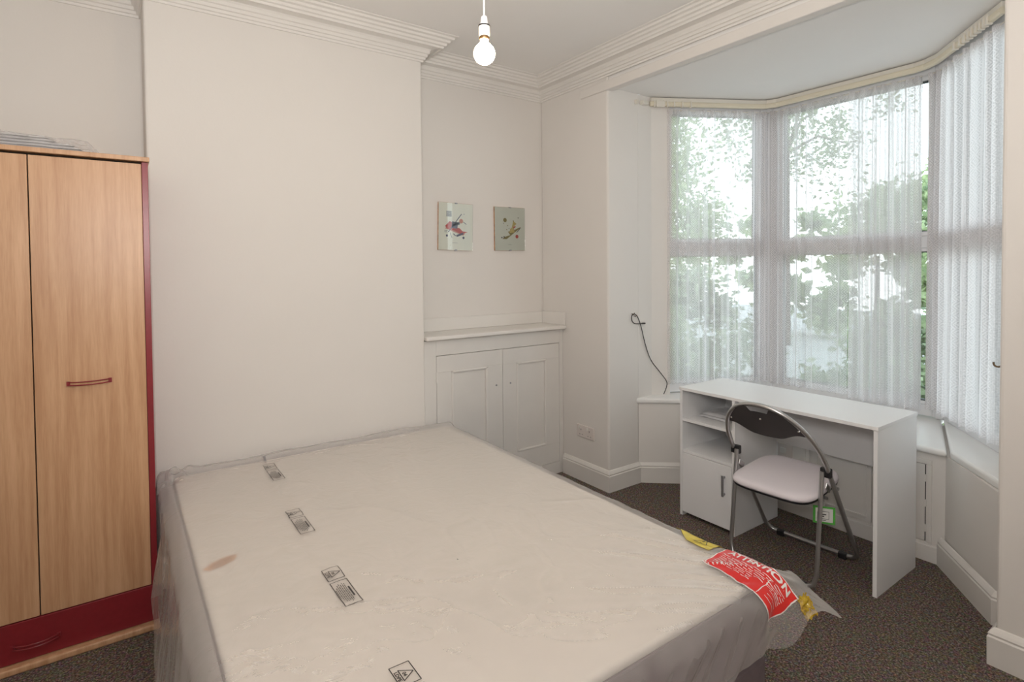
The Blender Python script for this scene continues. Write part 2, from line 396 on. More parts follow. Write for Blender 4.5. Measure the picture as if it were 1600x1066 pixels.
# centre apron: boarding, access panels
ap = struct('trim_apron', B(3.372,3.392,1.0,2.34,0,.085), 'trim', 'low plain skirting board behind the desk', 'skirting', bevel=.004)
mb = MB()
def rectframe(mb, x, y0, y1, z0, z1, wd=.012, t=.008):
    mb.box(x-t,x,y0,y1,z0,z0+wd); mb.box(x-t,x,y0,y1,z1-wd,z1); mb.box(x-t,x,y0,y0+wd,z0+wd,z1-wd); mb.box(x-t,x,y1-wd,y1,z0+wd,z1-wd)
def apanel(name, y0, y1, z0, z1, label):
    o = struct(name, B(3.378,3.391,y0,y1,z0,z1), 'trim', label, 'panel', bevel=.003)
    m2 = MB(); rectframe(m2, 3.379, y0+.022, y1-.022, z0+.022, z1-.022); build('moulding', m2, 'trim', o, bevel=.002); return o
apanel('trim_panel_left', 1.665, 2.25, .10, .54, 'white boarded panel left under the window sill')
apanel('trim_panel_middle', 1.33, 1.650, .10, .54, 'white boarded panel with raised moulding under the window sill')
mc = thing('meter_cupboard', 'small white meter cupboard door with hinges right of the desk', 'cupboard', (3.39,1.19,.08))
m2 = MB(); rectframe(m2, 3.391, 1.055, 1.32, .075, .525, .024, .014); build('frame', m2, 'trim', mc, bevel=.003)
dr = build('door', B(3.380,3.391,1.083,1.295,.103,.498), 'cupboard', mc, bevel=.002)
build('shadow_gap', B(3.3795,3.3915,1.0795,1.0825,.103,.498), 'gap', mc)
for z in (.17,.30,.43): build('hinge', B(3.372,3.381,1.074,1.086,z-.018,z+.018), 'trim', mc, bevel=.002)
vp = thing('wall_plate', 'small pale wall plate under the desk behind the chair back', 'plate', (3.378,1.82,.33))
build('plate', B(3.370,3.378,1.765,1.875,.335,.42), 'socket', vp, bevel=.003)
build('cover', B(3.366,3.371,1.80,1.84,.36,.395), 'trim', vp, bevel=.002)

# sills
def sillpiece(name, poly, z1, label):
    return struct(name, MB().prism(poly, .563, z1), 'sill', label, 'sill', bevel=.014, segs=4)
sillpiece('trim_sill_left', [(2.955,2.70),(2.985,2.655),(3.365,2.335),(4.01,2.27),(4.07,2.33),(3.2,2.79)], .600, 'white bullnose window sill left of the desk')
sillpiece('trim_sill_front', [(3.355,2.325),(3.355,.985),(4.02,1.21),(4.08,1.21),(4.08,2.268),(4.01,2.268)], .597, 'white window sill behind the desk')
sillpiece('trim_sill_right', [(3.345,.968),(3.0,.682),(3.0,.63),(3.2,.54),(4.09,1.19),(4.03,1.20)], .606, 'white bullnose window sill at the right of the bay')

# ------------------------------------------------------------------ windows
WC1, WC0 = Vector((4.015,2.275,0)), Vector((4.025,1.205,0))
WL, WR = Vector((3.17,2.715,0)), Vector((3.20,.595,0))
def window(idx, A, Bp, g0, g1, label, inset0=.0, inset1=.0):
    """A -> Bp along the wall line, glass from distance g0 to g1 from A; inward = room side"""
    d = (Bp-A); Ln = d.length; d.normalize(); n = Vector((d.y,-d.x,0))
    if n.dot(Vector((2,1.6,0))-A) < 0: n = -n
    def pc(mb, a0, a1, z0, z1, d0, d1):
        c = A+d*((a0+a1)/2)+n*((d0+d1)/2); c.z = (z0+z1)/2
        mb.obox(c, d*((a1-a0)/2), n*((d1-d0)/2), (0,0,(z1-z0)/2))
    z0, z1 = .606, 2.735
    fr = MB()
    lo, hi = g0-.022, g1+.022
    pc(fr, 0, lo, z0, z1, -.06, .012); pc(fr, hi, Ln, z0, z1, -.06, .012)
    pc(fr, lo, hi, z0, z0+.066, -.06, .012); pc(fr, lo, hi, 2.665, z1, -.06, .012); pc(fr, lo, hi, 1.628, 1.70, -.06, .012)
    root = build('window_%d' % idx, fr, 'upvc', bevel=.004); root['kind'] = 'structure'; root['label'] = label; root['category'] = 'window'
    def sash(nm, b0, b1, c0, c1, wd, prox, pw):
        m = MB(); pc(m,b0,b1,c0,c0+wd,-.05,prox); pc(m,b0,b1,c1-wd,c1,-.05,prox); pc(m,b0,b0+wd,c0+wd,c1-wd,-.05,prox); pc(m,b1-wd,b1,c0+wd,c1-wd,-.05,prox)
        so = build(nm, m, 'upvc', root, bevel=.004, segs=2)
        g = MB(); e = .005; i = wd
        pc(g,b0+i,b1-i,c0+i,c0+i+e,-.04,-.005); pc(g,b0+i,b1-i,c1-i-e,c1-i,-.04,-.005)
        pc(g,b0+i,b0+i+e,c0+i,c1-i,-.04,-.005); pc(g,b1-i-e,b1-i,c0+i,c1-i,-.04,-.005)
        build('gasket', g, 'gasket', so)
        p = MB(); pc(p,b0+i,b1-i,c0+i,c1-i,-.03,-.026); build('pane', p, 'glass', so)
    sash('upper_sash', lo+inset0, hi-inset1, 1.70, 2.665, .028, .02, 0)
    sash('lower_sash', lo, hi, .672, 1.628, .022, .006, 0)
    return root
window(1, WC1, WL, .10, .80, 'left window of the bay, white plastic frame', .012, .012)
window(2, WC0, WC1, .072, .970, 'middle window of the bay, white plastic frame behind lace')
window(3, WC0, WR, .09, .90, 'right window of the bay, white plastic frame, at the picture edge')
for nm, C0 in (('trim_post_left', WC1), ('trim_post_right', WC0)):
    struct(nm, MB().prism([(C0.x-.034,C0.y-.03),(C0.x+.05,C0.y-.03),(C0.x+.05,C0.y+.03),(C0.x-.034,C0.y+.03)], .6, 2.735), 'upvc',
           'white corner post between %s windows of the bay' % ('left and middle' if nm.endswith('left') else 'middle and right'), 'window post', bevel=.008, segs=3)

# curtain rail
railp = [Vector(p) for p in ((3.115,2.655),(3.80,2.285),(3.875,2.235),(3.905,2.17),(3.912,1.33),(3.895,1.265),(3.84,1.19),(3.33,.785))]
rl = thing('curtain_rail', 'cream curtain rail following the bay ceiling, plastic gliders at both ends', 'curtain rail', (3.9,1.7,2.66))
ra = [tuple(p) for p in railp]
build('batten', MB().sweep([tuple(p+Vector((.012,0))) for p in railp], [(-.012,2.700),(.012,2.700),(.012,2.729),(-.012,2.729)]), 'track', rl, bevel=.002)
build('track', MB().sweep(ra, [(-.008,2.668),(.012,2.668),(.017,2.676),(.017,2.694),(.012,2.701),(-.008,2.701)]), 'batten', rl, bevel=.002)
def along(a):
    for i in range(len(railp)-1):
        l = (railp[i+1]-railp[i]).length
        if a <= l: t = (railp[i+1]-railp[i]).normalized(); return railp[i]+t*a, t
        a -= l
    return railp[-1], (railp[-1]-railp[-2]).normalized()
RT_LEN = sum((railp[i+1]-railp[i]).length for i in range(len(railp)-1))
def glider(a, wd=.004, hgt=.045):
    p, t = along(a); n = Vector((t.y,-t.x)); g = MB()
    c = p+n*.020
    g.obox((c.x,c.y,2.683), (t.x*wd,t.y*wd,0), (n.x*.004,n.y*.004,0), (0,0,hgt/2))
    c = p+n*.010
    g.obox((c.x,c.y,2.664), (t.x*wd,t.y*wd,0), (n.x*.013,n.y*.013,0), (0,0,.004))
    return g
for a in (.03,.045,.10,.125,.175,.235,.30): build('glider', glider(a), 'track', rl, bevel=.001)
p_, t_ = along(.075); build('overlap_bracket', glider(.072,.026,.032), 'track', rl, bevel=.002)
for k, a in enumerate((.10,.13,.165,.20,.24,.275,.315,.36,.42)):
    build('glider', glider(RT_LEN-a, .005+.003*(k%3==0)), 'track', rl, bevel=.001)
build('end_bracket', MB().box(3.02,3.075,2.628,2.664,2.664,2.692), 'track', rl, bevel=.003)
build('end_stop', MB().box(2.965,2.985,2.640,2.664,2.660,2.69), 'track', rl, bevel=.003)

# net curtains
def curtain(name, path, z0, z1, prof, label, seed=0, mat='lace'):
    P = [Vector(p) for p in path]
    seg = [(P[i+1]-P[i]).length for i in range(len(P)-1)]; Lt = sum(seg)
    def at(a):
        a = max(0, min(Lt, a))
        for i, l in enumerate(seg):
            if a <= l or i == len(seg)-1:
                t = (P[i+1]-P[i]).normalized(); return P[i]+t*a, Vector((t.y,-t.x))
            a -= l
    nu = int(Lt/.0035); nv = 60
    # integrate phase
    ph = [0]; amps = []; uvx = [0]
    for i in range(nu+1):
        x = i/nu
        wl_, am = prof(x); amps.append(am)
        if i: ph.append(ph[-1]+2*PI*(Lt/nu)/(wl_*(1+.35*math.sin(i*.11+seed))));
    def off(i, v):
        a = amps[i]; k = .55+.45*(1-v)
        zz = v*(z1-z0)
        return a*k*(math.sin(ph[i]+.25*math.sin(zz*1.7+seed))+.28*math.sin(2.3*ph[i]+zz*.9))+.006*noise.noise((i*.02, zz*.8, seed))+(.006*math.sin(ph[i]*2.2) if v > .97 else 0)
    for i in range(1, nu+1): uvx.append(uvx[-1]+math.hypot(Lt/nu, off(i,.5)-off(i-1,.5)))
    def fn(x, v):
        i = round(x*nu); p, n = at(x*Lt+.008*noise.noise((x*6, v*2.5, seed+5))*(1-v)); o = off(i, v)
        z = z0+(z1-z0)*v
        if v == 0: z += .010*abs(math.sin(uvx[i]*PI/.045))
        return (p.x+n.x*o, p.y+n.y*o, z)
    m = MB().grid(fn, nu, nv, lambda x, v: (uvx[round(x*nu)], z0+(z1-z0)*v))
    root = thing(name, label, 'net curtain', (P[0].x, P[0].y, z0))
    build('net', m, mat, root, smooth='full', fix=False)
    # stitched heading on a wire
    hd = MB().grid(lambda x, v: (lambda pn, i: (pn[0].x+pn[1].x*(off(i,1)+.003), pn[0].y+pn[1].y*(off(i,1)+.003), z1-.03+.028*v))(at(x*Lt), round(x*nu)), nu, 2,
                   lambda x, v: (uvx[round(x*nu)]*3+.02, v*.02))
    build('heading', hd, mat, root, smooth='full', fix=False)
    wire = MB().tube([(*(at(Lt*k/20)[0]), z1-.008) for k in range(21)], .003, 6); build('wire', wire, 'track', root, smooth=True)
    return root
def bump(x, c, wd): return max(0, 1-abs(x-c)/wd)
curtain('net_curtain', [(3.24,2.605),(3.93,2.238)], .672, 2.655,
        lambda x: (.12-.06*(x > .82)-.05*bump(x,.47,.12), .010+.014*(x > .82)+.014*bump(x,.47,.12)), 'thin white lace net curtain over the left bay window', 1, 'lace_thin')
curtain('net_curtain', [(3.937,2.235),(3.945,1.70)], .66, 2.655, lambda x: ((.07,.018) if x < .50 else (.22,.005)),
        'thin white lace net over the left half of the middle window', 2.3, 'lace_thin')
curtain('net_curtain', [(3.925,1.690),(3.930,1.292)], .645, 2.652, lambda x: (.062, .022), 'dense gathered white lace net over the right half of the middle window', 5.7)
curtain('net_curtain', [(3.940,1.262),(3.928,1.215),(3.36,.775)], .66, 2.655, lambda x: (.105-.04*(x<.25), .024-.004*(x<.25)), 'bright white lace net curtain over the right bay window', 4.1)

# ------------------------------------------------------------------ garden
struct('ground_garden', B(4.3, 30, -14, 22, -.75, -.7), 'bounce_gravel', 'ground outside the bay window, made-up pale gravel bouncing light up', 'gravel')
def foliage(cx, cy, cz, rx, ry, rz, n, size, mat, parent, seed, clump=26):
    rnd = random.Random(seed); m = MB()
    cl = []
    for _ in range(clump):
        th = rnd.uniform(0, 2*PI); z = rnd.uniform(-1,1); rr = math.sqrt(1-z*z)*rnd.uniform(.35,1)
        cl.append((cx+rx*rr*math.cos(th), cy+ry*rr*math.sin(th), cz+rz*z*rnd.uniform(.5,1), rnd.uniform(.22,.42)))
    for _ in range(n):
        c = rnd.choice(cl); s = c[3]*min(rx,rz)
        p = Vector((min(cx+rx, max(cx-rx, rnd.gauss(c[0],s*.5))), min(cy+ry, max(cy-ry, rnd.gauss(c[1],s*.5))), max(-.68, rnd.gauss(c[2],s*.45))))
        a = Vector((rnd.gauss(0,1),rnd.gauss(0,1),rnd.gauss(0,.6))).normalized(); b = a.cross(Vector((rnd.gauss(0,1),rnd.gauss(0,1),rnd.gauss(0,1)))).normalized()
        l = size*rnd.uniform(.6,1.3); h = l*.45
        m.add([p, p+a*l*.5+b*h*.6, p+a*l, p+a*l*.5-b*h*.6], [(0,1,2,3)])
    return build('foliage', m, mat, parent, fix=False, kind='stuff'), cl
def tree(x, y, z, rx, ry, rz, n, size, mat, label, seed):
    t = thing('tree', label, 'tree', (x,y,-.7))
    _, cl = foliage(x, y, z, rx, ry, rz, n, size, mat, t, seed)
    m = MB(); m.tube([(x,y,-.7),(x+.05,y+.05,z*.4),(x,y,z),(x+.1,y,z+rz*.5)], [.13,.11,.07,.03], 8)
    build('trunk', m, 'bark', t, smooth=True)
    for c in cl[:12]:
        build('branch', MB().tube([(x,y,z-rz*.5),((x+c[0])/2,(y+c[1])/2,(z+c[2])/2-.1),(c[0],c[1],c[2])],[.05,.035,.012],6), 'bark', t, smooth=True)
tree(9.3, 8.2, 2.6, 2.3, 2.3, 2.2, 14000, .13, 'leaf2', 'loose leafy tree seen through the left bay window', 3)
tree(11.3, 3.3, 2.2, 1.5, 1.5, 1.2, 5000, .13, 'leaf2', 'pale low tree seen through the middle bay window', 5)
tree(15.5, 8.3, 5.6, 2.6, 2.9, 1.8, 3600, .14, 'leaf1', 'high branches seen at the top of the middle window', 8)
def shrub(x, y, z, r3, n, mat, label, seed):
    t = thing('shrub', label, 'shrub', (x,y,-.7)); foliage(x, y, z, *r3, n, .11, mat, t, seed, 34)
    build('stem', MB().tube([(x,y,-.7),(x,y+.03,z)],[.04,.02],6), 'bark', t, smooth=True)
shrub(6.4, 4.75, .35, (1.0,1.05,1.0), 9000, 'leaf1', 'dense dark green shrub outside the left bay window', 11)
shrub(7.5, 2.65, .15, (1.0,1.0,.8), 7500, 'leaf1', 'green shrub outside the middle bay window', 12)
shrub(7.8, .5, .2, (1.0,1.0,.8), 6000, 'leaf2', 'pale green shrub outside the right part of the middle window', 13)
shrub(6.9, -1.75, .3, (1.1,1.0,.9), 5000, 'leaf2', 'pale green shrub outside the right bay window', 14)

hg_ = thing('hedge', 'tall loose hedge closing the far side of the garden', 'hedge', (18,4,-.7))
foliage(18, 4, 1.2, 1.2, 13, 2.6, 16000, .34, 'leaf2', hg_, 21, 90)
for k in range(9): build('stem', MB().tube([(18,-7+2.8*k,-.7),(18.1,-7+2.8*k,1.8)],[.08,.04],6), 'bark', hg_, smooth=True)

# ------------------------------------------------------------------ pendant light
BX, BY = .896, 1.3815
pl = thing('pendant_lamp', 'bare lit bulb hanging on a white cord from the ceiling', 'lamp', (BX,BY,2.12))
build('cord', MB().tube([(BX,BY,2.262),(BX,BY,2.935)], .0028, 8), 'holder', pl, smooth=True)
build('ceiling_rose', MB().lathe([(.045,2.916),(.045,2.925),(.03,2.94)], (BX,BY,0), 24), 'holder', pl, smooth=True)
lh = build('lamp_holder', MB().lathe([(.004,2.268),(.009,2.264),(.012,2.240),(.0165,2.236),(.0165,2.210),(.015,2.207)][::-1], (BX,BY,0), 28), 'holder', pl, smooth=True)
build('ring', MB().lathe([(.0172,2.2355),(.0178,2.2375),(.0172,2.2395),(.012,2.240)], (BX,BY,0), 28), 'black', lh, smooth=True)
build('bayonet_cap', MB().lathe([(.0135,2.198),(.0152,2.201),(.0152,2.205),(.0135,2.207)], (BX,BY,0), 28), 'brass', pl, smooth=True)
prof = [(.001,-.0315)]+[(.0315*math.sin(a),-.0315*math.cos(a)) for a in [R(d) for d in range(10,150,10)]]+[(.0118,.034),(.0115,.044)]
build('bulb', MB().lathe([(r,z+2.157) for r, z in prof], (BX,BY,0), 32), 'bulb', pl, smooth='full')

# ------------------------------------------------------------------ alcove cupboard
cu = thing('alcove_cupboard', 'built-in white alcove cupboard with two panelled doors', 'cupboard', (2.13,3.12,0))
YC = YB+.012
x0, x1 = XBR+.001, XF-.002
f = MB(); f.box(x0,1.645,YC,YC+.03,0,1.07); f.box(2.668,x1,YC,YC+.03,0,1.07); f.box(1.645,2.668,YC,YC+.03,.972,1.07); f.box(1.645,2.668,YC,YC+.03,0,.085)
build('face_frame', f, 'cupboard', cu, bevel=.002)
build('interior', B(x0,x1,YC+.035,YA-.002,0,1.06), 'gap', cu)
def cdoor(xa, xb, z0, z1, px, pz, kx, side):
    d = thing_door = None
    m = MB(); y0, y1 = YC+.001, YC+.024
    pa, pb = px; qa, qb = pz
    m.box(xa,xb,y0,y1,qb,z1); m.box(xa,xb,y0,y1,z0,qa); m.box(xa,pa,y0,y1,qa,qb); m.box(pb,xb,y0,y1,qa,qb)
    d = build('door', m, 'cupboard', cu, bevel=.0015)
    build('panel', B(pa-.002,pb+.002,y0+.010,y1,qa-.002,qb+.002), 'cupboard', d)
    mm = MB(); t = .016
    for a in ((pa,pb,qb-t,qb),(pa,pb,qa,qa+t),(pa,pa+t,qa,qb),(pb-t,pb,qa,qb)): mm.box(a[0],a[1],y0-.004,y0+.011,a[2],a[3])
    build('moulding', mm, 'trim', d, bevel=.005, segs=2)
    build('knob', MB().lathe([(.001,-.001),(.006,0),(.006,.003),(.001,.004)], (0,0,0), 10), 'brushed', d, local=True)
    k = COL.objects[-1]; k.location = (Vector((kx,y0-.002,.728))-wloc(d)); k.rotation_euler = (R(90),0,0)
    return d
cdoor(1.6475, 2.156, .088, .969, (1.755,2.035), (.22,.865), 2.103, 0)
cdoor(2.159, 2.6655, .088, .969, (2.275,2.545), (.23,.865), 2.221, 1)
hg = MB(); hg.box(1.640,1.650,YC-.005,YC+.004,.80,.87); build('hinge', hg, 'trim', cu, bevel=.002)
hg = MB(); hg.box(1.640,1.650,YC-.005,YC+.004,.25,.32); build('hinge', hg, 'trim', cu, bevel=.002)
build('shelf_top', B(x0+.0,x1,YC-.045,YA-.001,1.075,1.102), 'trim', cu, bevel=.008, segs=3)
u = MB(); u.box(x0,x1,YA-.016,YA-.001,1.102,1.19); u.box(x1-.014,x1,YC-.035,YA-.016,1.102,1.195); build('upstand', u, 'trim', cu, bevel=.003)

# ------------------------------------------------------------------ socket
so = thing('double_socket', 'cream double wall socket low on the pier left of the bay', 'socket', (XF,2.89,.31))
build('faceplate', B(XF-.010,XF-.0005,2.800,2.975,.312,.400), 'socket', so, bevel=.004, segs=3)
for y in (2.845,2.930):
    build('switch', B(XF-.015,XF-.009,y-.006+.018,y+.006+.018,.372,.390), 'trim', so, bevel=.002)
    h = MB(); h.box(XF-.0108,XF-.0095,y-.004,y+.004,.362,.373); h.box(XF-.0108,XF-.0095,y-.017,y-.009,.330,.336); h.box(XF-.0108,XF-.0095,y+.009,y+.017,.330,.336)
    build('pin_hole', h, 'socketdark', so, kind='stuff')

# ------------------------------------------------------------------ pictures
def disc(m, cx, cz, r, y, n=14, sq=1, rot=0):
    pts = [(cx+r*math.cos(2*PI*k/n+rot), y, cz+sq*r*math.sin(2*PI*k/n+rot)) for k in range(n)]
    m.add(pts, [tuple(range(n))])
def stroke(m, xa, za, xb, zb, wd, y):
    d = Vector((xb-xa,0,zb-za)); n = Vector((-d.z,0,d.x)).normalized()*wd/2
    a, b = Vector((xa,y,za)), Vector((xb,y,zb)); m.add([a-n,b-n,b+n,a+n], [(0,1,2,3)])
def picture(cx, cz, wd, ht, rot, label, mount, art, grp=None):
    t = thing('picture', label, 'picture', (cx, YA, cz-ht/2))
    t.rotation_euler = (0, rot, 0)
    L2 = lambda m: m
    def pb(nm, m, mat, bev=0): return build(nm, m, mat, t, local=True, bevel=bev, fix=False)
    h = ht/2
    pb('backboard', B(-wd/2,wd/2,-.012,-.001,0,ht), 'brass' if False else 'brown')
    pb('mount', B(-wd/2+.001,wd/2-.001,-.014,-.0121,.001,ht-.001), mount)
    for i, (mat, fn) in enumerate(art):
        m = MB(); fn(m, -.0144-.0002*i); pb('print_shape', m, mat)['kind'] = 'stuff'
    pb('glass', B(-wd/2,wd/2,-.0185,-.0165,0,ht), 'picglass')
    for x, z in ((0,ht),(0,0)):
        c = MB(); c.box(x-.008,x+.008,-.0205,-.001,z-.006 if z else -.002,z+.002 if z else .006); pb('clip', c, 'brushed')
    return t
def art1a(m, y):
    m.add([(-.085,y,.165),(-.05,y,.20),(-.02,y,.19),(.0,y,.16),(.03,y,.155),(.055,y,.135),(.095,y,.130),(.04,y,.115),(-.02,y,.14),(-.06,y,.145)], [tuple(range(10))])
def art1b(m, y): m.add([(-.088,y,.150),(.06,y,.105),(.075,y,.12),(.02,y,.145),(-.05,y,.17)], [tuple(range(5))]); disc(m,.042,.205,.016,y)
def art1c(m, y):
    stroke(m,-.06,.125,.045,.255,.006,y); stroke(m,-.02,.18,.03,.19,.018,y); m.add([(-.03,y,.20),(.02,y,.195),(.01,y,.15),(-.035,y,.155)],[(0,1,2,3)])
    stroke(m,.005,.10,.06,.12,.014,y); disc(m,-.07,.10,.008,y); disc(m,.062,.09,.009,y); stroke(m,-.045,.12,-.03,.085,.003,y); stroke(m,-.02,.115,.0,.10,.006,y)
    for k in range(5): stroke(m,-.075,.235+k*.008,-.035,.235+k*.008,.004,y)
    for k in range(3): stroke(m,-.073+k*.016,.232,-.073+k*.016,.27,.002,y)
    stroke(m,-.09,.135,-.065,.135,.003,y); stroke(m,-.09,.125,-.065,.125,.003,y); disc(m,.065,.255,.003,y); stroke(m,.06,.20,.085,.185,.004,y)
    stroke(m,-.03,.052,.015,.052,.0012,y)
picture(1.926, 1.818, .272, .328, R(1.2), 'left clip-framed abstract print, red and slate shapes on white', 'paperprint',
        [('picsalmon', art1b), ('picred', art1a), ('picblue', art1c)])
def art2a(m, y):
    m.add([(-.07,y,.085),(-.03,y,.085),(.02,y,.12),(.095,y,.17),(.098,y,.178),(.03,y,.15),(-.02,y,.14),(.0,y,.115),(-.05,y,.10)], [tuple(range(9))])
    disc(m,-.045,.225,.016,y); stroke(m,.03,.225,.035,.195,.008,y); disc(m,-.02,.185,.004,y); disc(m,-.03,.155,.004,y)
def art2b(m, y): m.add([(-.005,y,.13),(.04,y,.135),(.035,y,.18),(.06,y,.20),(.03,y,.22),(.015,y,.17),(.0,y,.16)], [tuple(range(7))])
def art2c(m, y): disc(m,.062,.105,.014,y); stroke(m,.03,.17,.05,.18,.010,y)
def art2d(m, y):
    disc(m,.075,.245,.004,y); disc(m,-.06,.20,.003,y); disc(m,-.075,.095,.006,y); disc(m,-.055,.10,.006,y); stroke(m,.06,.135,.095,.17,.005,y); disc(m,-.01,.165,.003,y)
    stroke(m,-.02,.045,.012,.045,.0012,y)
picture(2.393, 1.818, .272, .32, R(-.4), 'right clip-framed abstract print, olive and ochre shapes on grey', 'papergrey',
        [('picolive', art2a), ('picyellow', art2b), ('picred', art2c), ('picdark', art2d)])

# ------------------------------------------------------------------ wardrobe
WX0, WX1, WY, WB = -.662, .112, 2.795, 3.36
wd = thing('wardrobe', 'tall beech wardrobe with burgundy side strips and bottom drawer', 'wardrobe', (-.275,3.07,0))
c = MB(); c.box(WX1-.022,WX1,WY,WB,.028,1.985); build('side_panel', c, 'red', wd, bevel=.001, label='burgundy right side panel')
c = MB(); c.box(WX0,WX0+.022,WY,WB,.028,1.985); build('side_panel', c, 'red', wd, bevel=.001)
build('carcass', B(WX0+.022,WX1-.022,WY+.022,WB,.028,1.984), 'gap', wd)
build('top', B(WX0-.006,WX1+.006,WY-.012,WB,1.987,2.006), 'beech', wd, bevel=.002)
build('plinth', B(WX0-.004,WX1+.004,WY-.035,WB,0.0,.027), 'beech', wd, bevel=.008, segs=3)
dw = build('drawer', B(WX0+.001,WX1-.001,WY-.004,WY+.020,.030,.183), 'red', wd, bevel=.0015)
def bow(xa, xb, z, y):
    m = MB(); n = 14
    for dz in (.006,-.006):
        m.tube([(xa+(xb-xa)*k/n, y-.005-.026*math.sin(PI*k/n)**.7, z+dz*(1-0*k)) for k in range(n+1)], .0026, 6)
    m.box(xa-.006,xa+.006,y-.008,y,z-.009,z+.009); m.box(xb-.006,xb+.006,y-.008,y,z-.009,z+.009)
    return m
build('handle', bow(-.36,-.222,.093,WY-.004), 'red', dw, smooth=True)
for xa, xb, hx in ((-.274,.0885,(-.171,-.036)), (-.6385,-.278,(-.515,-.38))):
    d = build('door', B(xa,xb,WY-.002,WY+.017,.187,1.977), 'beech', wd, bevel=.0012)
    build('handle', bow(hx[0],hx[1],1.082,WY-.002), 'red', d, smooth=True, label='thin burgundy bow handle')

# plastic-wrapped papers on top
pw = thing('paper_bundle', 'flat bundle of crumpled paper and clear plastic on the wardrobe', 'paper', (-.35,2.98,2.006))
for k in range(5):
    rnd = random.Random(40+k); dx = rnd.uniform(-.02,.02)
    x0_, x1_ = -.60+dx, -.07-.035*k+dx; y0_, y1_ = 2.815+.008*k, 3.16-.01*k; zb = 2.0075+.0125*k
    def top(a, b, up):
        x = x0_+(x1_-x0_)*a; y = y0_+(y1_-y0_)*b
        e = min(a,1-a,b,1-b)
        z = zb+(.0105*min(1,e*22) if up else 0)+(.003*noise.noise((x*9,y*9,k*3.1)) if up and e > 0 else 0)
        return (x+.008*noise.noise((y*14,k,0)), y+.008*noise.noise((x*14,k,2)), max(z, zb) )
    m = MB().grid(lambda a,b: top(a,b,True), 24, 16).grid(lambda a,b: top(a,b,False), 24, 16)
    build('sheet', m, 'papers', pw, smooth='full', fix=False)
def wrapf(a, b):
    x = -.60+.55*a; y = 2.805+.36*b; e = min(a,1-a,b,1-b); return (x, y, 2.008+min(1,e*14)*(.070-.022*a)+.006*noise.noise((x*12,y*12,4)) if e > 0 else 2.008)
build('plastic_wrap', MB().grid(wrapf, 40, 30), 'film', pw, smooth='full', fix=False)

# ------------------------------------------------------------------ bed
bx0, bx1, by0, by1 = .195, 1.690, .958, 3.085
dv = thing('divan_base', 'mauve-grey fabric divan bed base under the wrapped mattress', 'bed', ((bx0+bx1)/2,(by0+by1)/2,0))
build('base', B(bx0+.01,bx1-.005,by0+.005,by1,.035,.272), 'divan', dv, bevel=.012, segs=3)
for x in (bx0+.10,bx1-.10):
    for y in (by0+.12,by1-.12): build('castor', MB().lathe([(.02,0),(.028,.008),(.028,.022),(.02,.036)],(x,y,0),14), 'black', dv, smooth=True)
mt = thing('mattress', 'cream double mattress with mauve-grey border inside clear plastic', 'mattress', ((bx0+bx1)/2,(by0+by1)/2,.274))
build('border', B(bx0,bx1,by0,by1,.274,.520), 'mauve', mt, bevel=.02, segs=4, smooth=True)
build('top_panel', B(bx0+.001,bx1-.001,by0+.001,by1-.001,.505,.5335), 'cream', mt, bevel=.012, segs=4, smooth=True)
build('piping', MB().tube([(bx0,by0,.503),(bx1,by0,.503),(bx1,by1,.503),(bx0,by1,.503)], .005, 6, closed=True), 'mauve', mt, smooth=True)
m = MB(); pts = [(.208,2.065),(.235,2.095),(.268,2.112),(.305,2.118),(.322,2.104),(.305,2.075),(.262,2.052),(.225,2.046)]
m.add([(x,y,.5342) for x, y in pts], [tuple(range(8))]); build('patch', m, 'brown', mt, fix=False, label='small peach-brown leaf-shaped patch near the left edge')

